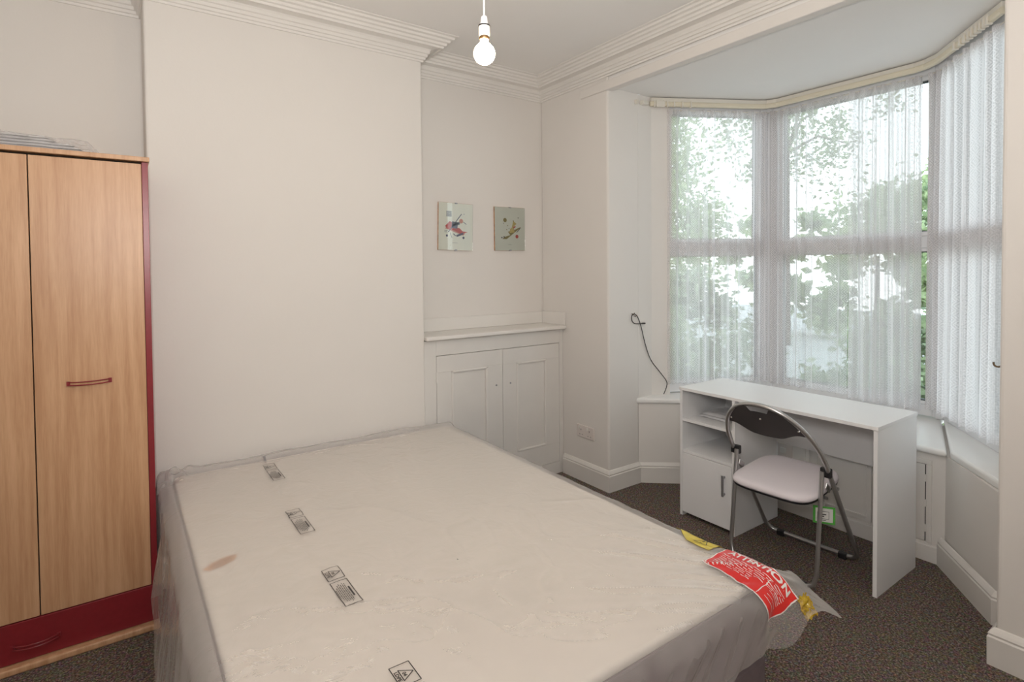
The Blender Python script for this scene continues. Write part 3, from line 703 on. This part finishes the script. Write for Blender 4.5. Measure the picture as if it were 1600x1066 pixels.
def sm(a, b, x):
    t = max(0, min(1, (x-a)/(b-a))); return t*t*(3-2*t)
def arc(a, ang, r=.035):
    """a = length past the edge, ang = final slope; returns (outward, drop)"""
    if a <= 0: return 0, 0
    th = min(a/r, ang); o, d = r*math.sin(th), r*(1-math.cos(th))
    rest = max(0, a-r*ang); return o+rest*math.cos(ang), d+rest*math.sin(ang)
def fb(x, y, z=0): return noise.noise((x,y,z))+.5*noise.noise((2*x,2*y,z+7))
GX0, GX1, GY0, GY1 = bx0-.006, bx1+.006, by0-.006, by1+.004
def bagP(s, t):
    """s,t = sheet coordinates in metres (x,y on the flat top)"""
    a = max(0, GX0-s); b = max(0, s-GX1); c = max(0, GY0-t); e = max(0, t-GY1)
    x = min(max(s, GX0), GX1); y = min(max(t, GY0), GY1); z = .5375
    crn = sm(1.52, 1.70, s)*sm(1.25, 1.0, t)           # flared foot corner
    oa, da = arc(a, R(82)-R(6)*sm(2.6,1.4,t)); 
    ob, db = arc(b, R(72)-R(56)*sm(1.20,.96,t)-R(40)*bumpf(t,1.65,.55))
    oc, dc = arc(c, R(86)-R(56)*sm(1.56,1.72,s))
    oe, de = arc(e, R(80), .01)
    x += -oa+ob; y += -oc+oe
    drop = max(da, dc, 0)+db*(.55 if c > 0 else 1)+de
    z -= drop
    # billows and creases on top
    edge = min(s-GX0, GX1-s, t-GY0, GY1-t)
    k = sm(-.01, .12, edge)
    n1 = fb(s*2.2+1, t*1.7+3, .5); rid = (1-abs(noise.noise((s*3.1+t*1.2, t*2.6-s*.8, 2.2))))**9
    z += k*(.005+.004*n1+.004*rid)+.0006*noise.noise((s*26,t*26,1))
    z += .018*crn*sm(.0,.10,edge+.08)
    # taut creases fanning out from the loose foot corner, and soft ones elsewhere
    dx_, dy_ = s-1.86, t-.72; dd = math.hypot(dx_,dy_); an = math.atan2(dy_,dx_)
    fan = sm(1.15,.35,dd)*sm(.05,.25,dd)
    z += fan*k*.011*(1-abs(noise.noise((an*7,dd*1.2,1.5))))**6+fan*.0035*noise.noise((an*26,dd*3,3.3))
    z += k*(.25+.75*sm(.5,1.4,s))*.0042*sm(.5,.75,noise.noise((s*1.3-t*.9,t*.7+s*.5,9))+.6)*(1-abs(noise.noise((s*5+t*3,t*4-s*4,4))))**8
    z += sm(.07, .0, GY1-t)*(.030+.010*noise.noise((s*5,1,1)))*(1 if e == 0 else .7)*(1-.5*sm(1.3,1.7,s))
    # crumple at far left corner
    q = sm(.16,.0,math.hypot(s-GX0,t-GY1)); z += q*(.04*noise.noise((s*24,t*24,5))+.016)
    # hanging folds
    hf = sm(0,.06,a); x -= hf*(.014+.022*(.5+.5*noise.noise((t*3+a*2,a*1.5,3)))+.004*noise.noise((t*9+a*9,a*4,8)))
    hc = sm(0,.05,c)*(1-.6*crn); y -= hc*(.008+.034*(.5+.5*noise.noise((s*5+c*9,c*2,6)))+.014*noise.noise((s*16+c*16,c*3,9)))
    hb = sm(0,.03,b); x += hb*.008*noise.noise((t*13,b*8,4)); z += hb*.006*noise.noise((t*9,b*5,14))
    if y > 2.68: x = max(x, .124)
    return Vector((x,y,z))
def bumpf(x, c, wd): return max(0, 1-((x-c)/wd)**2)
def bagN(s, t):
    h = .004; p = bagP(s,t); n = (bagP(s+h,t)-p).cross(bagP(s,t+h)-p); n.normalize(); return n
bag = thing('mattress_bag', 'clear polythene bag wrapped over the mattress, printed boxes and red sticker', 'plastic bag', ((bx0+bx1)/2,by0,.16))
NU, NV = 250, 330
def bagfn(u, v):
    LS = GX0-.375; s = LS+u*(GX1+.105-LS)
    Lf = .40-.22*sm(1.15,1.40,s)-.045*sm(1.60,1.70,s)+.04*sm(1.74,1.80,s)
    Lb = .055
    t = (GY0-Lf)+v*((GY1+Lb)-(GY0-Lf))
    # corner nip: pull the sheet in where both overshoot at the left foot corner
    return bagP(s, t)
build('film', MB().grid(bagfn, NU, NV), 'film', bag, smooth='full', fix=False)

def layer2(u, v, side):
    if side == 0:
        s_ = GX0-.36*u; t_ = GY0+(GY1-GY0)*v; p = bagP(s_, t_); return Vector((GX0-.004+(p.x-GX0)*(.45+.2*noise.noise((t_*4,u,2))), p.y, p.z))
    s_ = GX0+(GX1-GX0)*v; L_ = .36-.19*sm(1.15,1.40,s_)-.03*sm(1.6,1.7,s_); p = bagP(s_, GY0-L_*u); return Vector((p.x, GY0-.004+(p.y-GY0)*(.45+.2*noise.noise((s_*5,u,6))), p.z))
build('side_fold', MB().grid(lambda u,v: layer2(u,v,0), 40, 160), 'film', bag, smooth='full', fix=False)

def decal(nm, mb2, mat, s0, t0, off, parent=bag, up='x', flip=False, **k):
    """mb2: verts (a, b, 0): a reads along -y, b = up = +x"""
    vs = []
    for a, b, _ in mb2.v:
        s, t = s0+b, t0-a; vs.append(tuple(bagP(s,t)+bagN(s,t)*off))
    m = MB(); m.v = vs; m.f = mb2.f
    return build(nm, m, mat, parent, fix=False, **k)
def strip2(m, a0, b0, a1, b1, wd, n=8):
    d = Vector((a1-a0,b1-b0,0)); nn = Vector((-d.y,d.x,0)).normalized()*wd/2
    b = len(m.v)
    for i in range(n+1):
        p = Vector((a0,b0,0))+d*(i/n); m.v += [tuple(p-nn), tuple(p+nn)]
    for i in range(n): q = b+2*i; m.f.append((q,q+2,q+3,q+1))
def rect2(m, a0, b0, a1, b1, wd):
    strip2(m,a0,b0,a1,b0,wd); strip2(m,a0,b1,a1,b1,wd); strip2(m,a0,b0,a0,b1,wd); strip2(m,a1,b0,a1,b1,wd)
def text2(m, body, size, a, b, wscale=1.0, bold=0):
    cu_ = bpy.data.curves.new('t','FONT'); cu_.body = body; cu_.size = size; cu_.align_x = 'CENTER'; cu_.align_y = 'CENTER'; cu_.offset = bold; cu_.resolution_u = 2
    ob = bpy.data.objects.new('t', cu_); COL.objects.link(ob); bpy.context.view_layer.update()
    me = bpy.data.meshes.new_from_object(ob.evaluated_get(bpy.context.evaluated_depsgraph_get()))
    base = len(m.v); m.v += [(v.co.x*wscale+a, v.co.y+b, 0) for v in me.vertices]; m.f += [tuple(base+i for i in p.vertices) for p in me.polygons]
    bpy.data.objects.remove(ob); bpy.data.curves.remove(cu_); bpy.data.meshes.remove(me)
def small_box(s0, t0, sc=1):
    m = MB(); rect2(m,-.037,-.026,.037,.026,.0026)
    strip2(m,-.020,-.010,.020,-.010,.0026); strip2(m,-.020,-.010,0,.022,.0026); strip2(m,.020,-.010,0,.022,.0026)
    text2(m,'04',.014,0,-.001,1,.0004); text2(m,'LDPE',.013,0,-.0185,1.2,.0004)
    decal('printed_symbol', m, 'ink', s0, t0, .0034)
def large_box(s0, t0, seed):
    rnd = random.Random(seed); m = MB(); rect2(m,-.073,-.026,.073,.026,.0026)
    strip2(m,-.028,.016,.030,.016,.0055)
    for i in range(7):
        b = .0085-.0052*i; h = [.052,.058,.050,.056,.050,.038,.026][i]; a = -h
        while a < h:
            l = rnd.uniform(.006,.018); strip2(m,a,b,min(h,a+l),b,.0021,3); a += l+.0028
    decal('printed_notice', m, 'ink', s0, t0, .0034)
for s0, t0 in ((.548,1.225),(.546,1.765),(.561,2.305),(.598,2.915)):
    small_box(s0, t0); large_box(s0, t0-.124, int(t0*100))
# grey folded bit of print at the wall
m = MB(); strip2(m,-.02,.0,.02,.0,.010); strip2(m,-.02,-.01,-.02,.01,.004)
decal('printed_mark', m, 'brushed', .60, 3.04, .0034)
m = MB(); strip2(m,-.004,0,.004,0,.004,1); decal('ink_speck', m, 'ink', .916, 1.608, .0034)

# red sticker
def patch(nm, mat, s0, s1, t0, t1, off, nu=16, nv=24, fn=None, **k):
    m = MB()
    def g(u, v):
        s = s0+(s1-s0)*u; t = t0+(t1-t0)*v
        if fn: s, t = fn(s, t, u, v)
        return bagP(s,t)+bagN(s,t)*off
    m.grid(g, nu, nv); return build(nm, m, mat, bag, fix=False, smooth='full', **k)
RS0, RS1, RT0, RT1 = 1.560, 1.695, .868, 1.108
st = patch('sticker', 'whiteprint', RS0-.004, RS1+.004, RT0-.004, RT1+.004, .0036, label='red sticker with white border and the word ATTENTION')
def under(o, p): o.parent = p; o.location = -p.location*0; return o
rp = patch('red_print', 'redsticker', RS0, RS1, RT0, RT1, .0044); rp.parent = st
m = MB(); text2(m, 'ATTENTION', .036, 0, .047, .98, .0012)
rnd = random.Random(5)
for i in range(8):
    b = .022-.0085*i; a = -.105; end = .10 if i < 5 else .02
    while a < end:
        l = rnd.uniform(.012,.034); strip2(m,a,b,min(end,a+l),b,.0022,5); a += l+.005
strip2(m,.055,-.066,.055,.02,.0015)
for i in range(4): strip2(m,.066+.0*i,-.05+.015*i,.10,-.05+.015*i,.0016,5)
d_ = decal('lettering', m, 'whiteprint', (RS0+RS1)/2, (RT0+RT1)/2, .0056); d_.parent = st

# yellow warning label on the right edge
def yf(s, t, u, v): return (s+.02*math.sin(v*PI)*0+.012*v*(1-u), t)
yl = patch('warning_label', 'yellow', 1.640, 1.735, 1.145, 1.345, .0036, fn=lambda s,t,u,v: (1.735-(1.735-s)*(1-.85*sm(.35,1,v)), t), label='yellow warning label with a black triangle')
m = MB()
def tri2(m, r, cx, cy, wd):
    p = [(cx-r*.9,cy-r*.5),(cx+r*.9,cy-r*.5),(cx,cy+r)]
    for i in range(3): strip2(m,*p[i],*p[(i+1)%3],wd,4)
tri2(m,.030,.0,.0,.0028); strip2(m,.0,-.0,.0,.016,.004,2); strip2(m,0,-.010,0,-.006,.004,1)
d_ = decal('warning_triangle', m, 'ink', 1.682, 1.200, .0050); d_.parent = yl
# crumpled yellow tape at the corner
m = MB()
def tp(u, v):
    s = GX1+.035-.045*u; t = GY0-.085-.04*v
    p = bagP(s,t)+bagN(s,t)*.016; k = .010
    return p+Vector((k*noise.noise((u*5,v*5,1)), k*noise.noise((u*5,v*5,3)), k*1.2*noise.noise((u*6,v*6,6))+-.028*v))
m.grid(tp, 22, 14); build('tape', m, 'tape', bag, fix=False, label='crumpled yellow tape at the loose corner')

# ------------------------------------------------------------------ desk
DX0, DX1, DY0, DY1, DZ = 2.812, 3.262, 1.082, 2.165, .790
dk = thing('desk', 'narrow white desk with cupboard and open shelves, in front of the bay', 'desk', ((DX0+DX1)/2,(DY0+DY1)/2,0))
T = .018
build('desktop', B(DX0-.006,DX1,DY0-.004,DY1+.004,DZ-T,DZ), 'desk', dk, bevel=.0015)
build('side_panel', B(DX0,DX1,DY0,DY0+T,0,DZ-T), 'desk', dk, bevel=.001)
build('side_panel', B(DX0,DX1,DY1-T,DY1,0,DZ-T), 'desk', dk, bevel=.001)
PY = 1.795
build('divider_panel', B(DX0,DX1,PY,PY+T,0,DZ-T), 'desk', dk, bevel=.001)
build('back_panel', B(DX1-.006,DX1-.002,PY+T,DY1-T,.03,DZ-T), 'desk', dk)
build('modesty_panel', B(DX1-.018,DX1-.002,DY0+T,PY,.462,DZ-T), 'desk', dk, bevel=.001)
build('shelf', B(DX0+.004,DX1-.006,PY+T,DY1-T,.583,.600), 'desk', dk, bevel=.001)
build('shelf', B(DX0+.004,DX1-.006,PY+T,DY1-T,.392,.409), 'desk', dk, bevel=.001)
build('bottom_panel', B(DX0+.02,DX1-.006,PY+T,DY1-T,.03,.047), 'desk', dk, bevel=.001)
ddo = build('door', B(DX0-.001,DX0+.017,PY+T+.002,DY1-T-.002,.026,.389), 'desk', dk, bevel=.0015)
hm = MB(); hm.box(DX0-.026,DX0-.018,1.852,1.864,.215,.335); hm.box(DX0-.020,DX0-.001,1.853,1.863,.220,.232); hm.box(DX0-.020,DX0-.001,1.853,1.863,.318,.330)
build('handle', hm, 'brushed', ddo, bevel=.002, label='grey metal bar handle')

# packet on desk shelf
pk = thing('paper_packet', 'flat folded white packet on the upper desk shelf', 'paper', (3.04,2.03,.6005))
for k in range(2):
    def pkf(a, b, up, k=k):
        x = 2.93+.19*a+.01*k; y = 1.90+.22*b-.008*k; e = min(a,1-a,b,1-b)
        return (x, y, .6010+.014*k+((.003+.010*min(1,e*7)+.003*noise.noise((x*25,y*25,k)))if up else 0))
    build('sheet', MB().grid(lambda a,b: pkf(a,b,1), 16, 16).grid(lambda a,b: pkf(a,b,0), 16, 16), 'papers', pk, smooth='full', fix=False)

# ------------------------------------------------------------------ folding chair (local: +x forward)
ch = thing('folding_chair', 'grey tubular folding chair with pale padded seat, tucked at the desk', 'chair', (2.832,1.484,0), R(3))
TR = .0112
def hoopx(z): return .222-.683*(z-.02)
HW = .236
def side(z):
    if z < .56: return HW-.0*(z)
    t = (z-.56)/(.866-.56); return HW*(max(0,1-t**2.3))**(1/2.1)
pts = []
# front bar to left side, rounded corners
zl = []
def corner(sg):
    return [(hoopx(.02)-.0, sg*(HW-.05), .02)]+[(hoopx(.02+.05*(1-math.cos(a))), sg*(HW-.05+.05*math.sin(a)), .02+.05*(1-math.cos(a))) for a in [R(x) for x in (22,45,68,90)]]
path = [(hoopx(.02),0,.02)]+corner(1)
zs = [.12+.44*k/12 for k in range(13)]
path += [(hoopx(z),side(z),z) for z in zs]
top = []
n = 22
for k in range(1, n+1):
    th = PI/2*k/n; yy = HW*math.cos(th)**(2/2.1); zz = .56+(.866-.56)*math.sin(th)**(2/2.3); top.append((hoopx(zz), yy, zz))
path += top
path = path + [(x,-y,z) for x, y, z in path[::-1][1:-1]]
build('hoop_frame', MB().tube(path, TR, 10, closed=True), 'steel', ch, smooth=True, local=True, label='grey tube hoop forming backrest and front legs')
RW = .212
def rearx(z): return -.160-(.06)*(1-(z-.02)/.54)
rp_ = [(rearx(.56), RW, .56)]+[(rearx(z),RW,z) for z in (.45,.35,.25,.15,.08)]+[(rearx(.03),RW-.012,.034),(rearx(.02),RW-.035,.022),(rearx(.02),RW-.055,.02)]
path = rp_+[(x,-y,z) for x, y, z in rp_[::-1]]
build('rear_leg_frame', MB().tube(path, .0105, 10), 'steel', ch, smooth=True, local=True)
for sx, y in ((rearx(.02),.15),(rearx(.02),-.15),(hoopx(.02),.16),(hoopx(.02),-.16)):
    build('rubber_foot', MB().obox((sx,y,.0165),(.0155,0,0),(0,.020,0),(0,0,.0165)), 'black', ch, bevel=.005, local=True)
for sg in (1,-1):
    z = .555; build('hinge_bracket', MB().obox((hoopx(z)-.002, sg*.224, z),(.013,0,0),(0,.024,0),(0,0,.022)), 'black', ch, bevel=.005, local=True)
    build('hinge_link', MB().obox((hoopx(.47)-.02, sg*.216, .47),(.022,0,-.016),(0,.003,0),(.006,0,.012)), 'chrome', ch, bevel=.002, local=True)
# seat: rounded tapered pad, tilted
SXF, SXR = .150, -.285; 
def seat_outline(inset=0):
    P = []; n = 40
    for k in range(n):
        th = 2*PI*k/n; c, s_ = math.cos(th), math.sin(th); ex = 2/4.6
        x = abs(c)**ex*(1 if c >= 0 else -1); y = abs(s_)**ex*(1 if s_ >= 0 else -1)
        P.append(((SXF+SXR)/2+x*((SXF-SXR)/2-inset), y*(.203-.004*x-inset)))
    return P
def sz(x): return .437+(x-SXR)*.085
def seatmesh(levels):
    m = MB(); rings = []
    for inset, dz in levels:
        P = seat_outline(inset); b = len(m.v); m.v += [(x,y,sz(x)+dz) for x, y in P]; rings.append(b)
    n = 40
    for i in range(len(rings)-1):
        for k in range(n): m.f.append((rings[i]+k,rings[i]+(k+1)%n,rings[i+1]+(k+1)%n,rings[i+1]+k))
    m.f.append(tuple(rings[0]+k for k in range(n-1,-1,-1))); m.f.append(tuple(rings[-1]+k for k in range(n)))
    return m
build('seat', seatmesh([(.006,-.018),(.0,-.012),(.0,-.002),(.004,.007),(.014,.014),(.035,.018),(.07,.0195)]), 'vinyl', ch, smooth='full', local=True, label='pale mauve-white padded vinyl seat')
build('seat_pan', seatmesh([(.02,-.030),(.004,-.026),(.002,-.0185)]), 'black', ch, smooth=True, local=True)
for x in (-.10,.03): build('seat_tube', MB().tube([(x,-.212,sz(x)-.036),(x,.212,sz(x)-.036)], .008, 8), 'steel', ch, smooth=True, local=True)
# backrest plate following the hoop
def halfw(z): 
    t = max(0,min(1,(z-.56)/(.306))); return HW*(1-t**2.3)**(1/2.1)
def bp(u, v, o):
    y = (-1+2*u)
    yw = .198
    yy = y*yw
    zt = .56+(.306)*max(0,(1-(abs(yy)/(HW))**2.1))**(1/2.3)-.006
    zt -= .030*sm(.060,.040,abs(yy))
    ztop = max(zt, .70)
    zb = .700+.034*sm(.06,.17,abs(yy))-.004*math.cos(yy*22)
    if abs(yy) > .17: ztop = ztop*(1-sm(.17,.198,abs(yy))*.0)
    z = zb+(ztop-zb)*v; bow_ = .016*(1-(yy/.2)**2)
    return (hoopx(z)-bow_*1.0+o*1.0, yy, z)
m = MB().grid(lambda u,v: bp(u,v,.003), 60, 8).grid(lambda u,v: bp(u,v,-.003), 60, 8)
build('backrest', m, 'backrest', ch, smooth='full', fix=False, local=True, label='charcoal plastic backrest with a hand slot above')
for y, z in ((.165,.762),(0,.792),(-.165,.762)):
    xb = hoopx(z)-.016*(1-(y/.2)**2)-.004
    build('screw', MB().obox((xb,y,z),(.002,0,.0),(0,.0045,0),(0,0,.0045)), 'chrome', ch, bevel=.002, local=True)
# swing tag
tg = thing('swing_tag', 'green-edged white swing tag hanging under the chair seat', 'tag', (2.79,1.285,.29))
tn = Vector((-.83,-.55,0)); tn.normalize(); tt = Vector((tn.y,-tn.x,0))*-1
tc_ = Vector((2.765,1.292,.322))
def tb(c, hw, hh, d, off): return MB().obox(c+tn*off, tt*hw, tn*d, (0,0,hh))
build('card', tb(tc_,.047,.042,.0008,0), 'green', tg, bevel=.0)
build('label_face', tb(tc_,.037,.033,.0003,.0013), 'tagwhite', tg)
m = MB()
for a in ((0,.018,.020,.0009),(0,-.018,.020,.0009)): m.obox(tc_+tn*.0019+Vector((0,0,a[1])), tt*a[2], tn*.0001, (0,0,a[3]))
for a in (.020,-.020): m.obox(tc_+tn*.0019+tt*a, tt*.0009, tn*.0001, (0,0,.018))
m.obox(tc_+tn*.0019+Vector((0,0,.003)), tt*.009, tn*.0001, (0,0,.002)); m.obox(tc_+tn*.0019+Vector((0,0,-.006))-tt*.004, tt*.004, tn*.0001, (0,0,.0025))
m.obox(tc_+tn*.0019+Vector((0,0,-.025)), tt*.008, tn*.0001, (0,0,.001))
build('print', m, 'ink', tg)
build('string', MB().tube([tc_+Vector((0,0,.042)), tc_+Vector((.01,.0,.07)), (2.79,1.31,.425)], .0012, 5), 'tagwhite', tg)

# ------------------------------------------------------------------ cable and hooks
hk = thing('cable_hook', 'small brass hook holding the dark cable on the left bay wall', 'hook', (2.94,YO1,1.19))
build('hook', MB().tube([(2.935,YO1,1.20),(2.935,YO1-.018,1.198),(2.935,YO1-.024,1.208)], .003, 6).tube([(2.955,YO1,1.185),(2.955,YO1-.018,1.183),(2.955,YO1-.024,1.193)], .003, 6), 'brass', hk, smooth=True)
cb = []
ctrl = [(3.035,1.128),(2.99,1.128),(2.945,1.135),(2.922,1.160),(2.924,1.188),(2.95,1.198),(2.975,1.185),(2.995,1.155),(3.02,1.10),(3.06,.98),(3.12,.86)]
ck = [(x,YO1-.010,z) for x, z in ctrl]+[(3.19,2.627,.765),(3.232,2.606,.70),(3.225,2.60,.66),(3.20,2.605,.61)]
def catmull(P, n=6):
    P = [Vector(p) for p in P]; out = []
    for i in range(len(P)-1):
        a = P[max(i-1,0)]; b = P[i]; c = P[i+1]; d = P[min(i+2,len(P)-1)]
        for k in range(n):
            t = k/n; out.append(.5*((2*b)+(c-a)*t+(2*a-5*b+4*c-d)*t*t+(3*b-a-3*c+d)*t**3))
    return out+[P[-1]]
co = build('aerial_cable', MB().tube(catmull(ck), .0032, 7), 'cable', smooth=True); co['label'] = 'thin dark cable looped on a hook left of the window'; co['category'] = 'cable'
plug = build('plug_end', MB().tube([(3.03,YO1-.010,1.128),(3.06,YO1-.010,1.127)], .005, 8), 'black', co, smooth=True)
th_ = thing('tieback_hook', 'dark curled metal curtain hook on the right pier', 'hook', (2.80,YO0,1.12))
hp = [(2.80,YO0,1.142),(2.80,YO0+.014,1.142)]+[(2.80, YO0+.026+.013*math.cos(a), 1.142+.013*math.sin(a)-.004) for a in [R(x) for x in range(170,400,23)]]
build('hook', MB().tube(hp, .0036, 8), 'brass', th_, smooth=True)
build('back_plate', MB().tube([(2.80,YO0,1.142),(2.80,YO0+.003,1.142)], .010, 12), 'brass', th_, smooth=True)
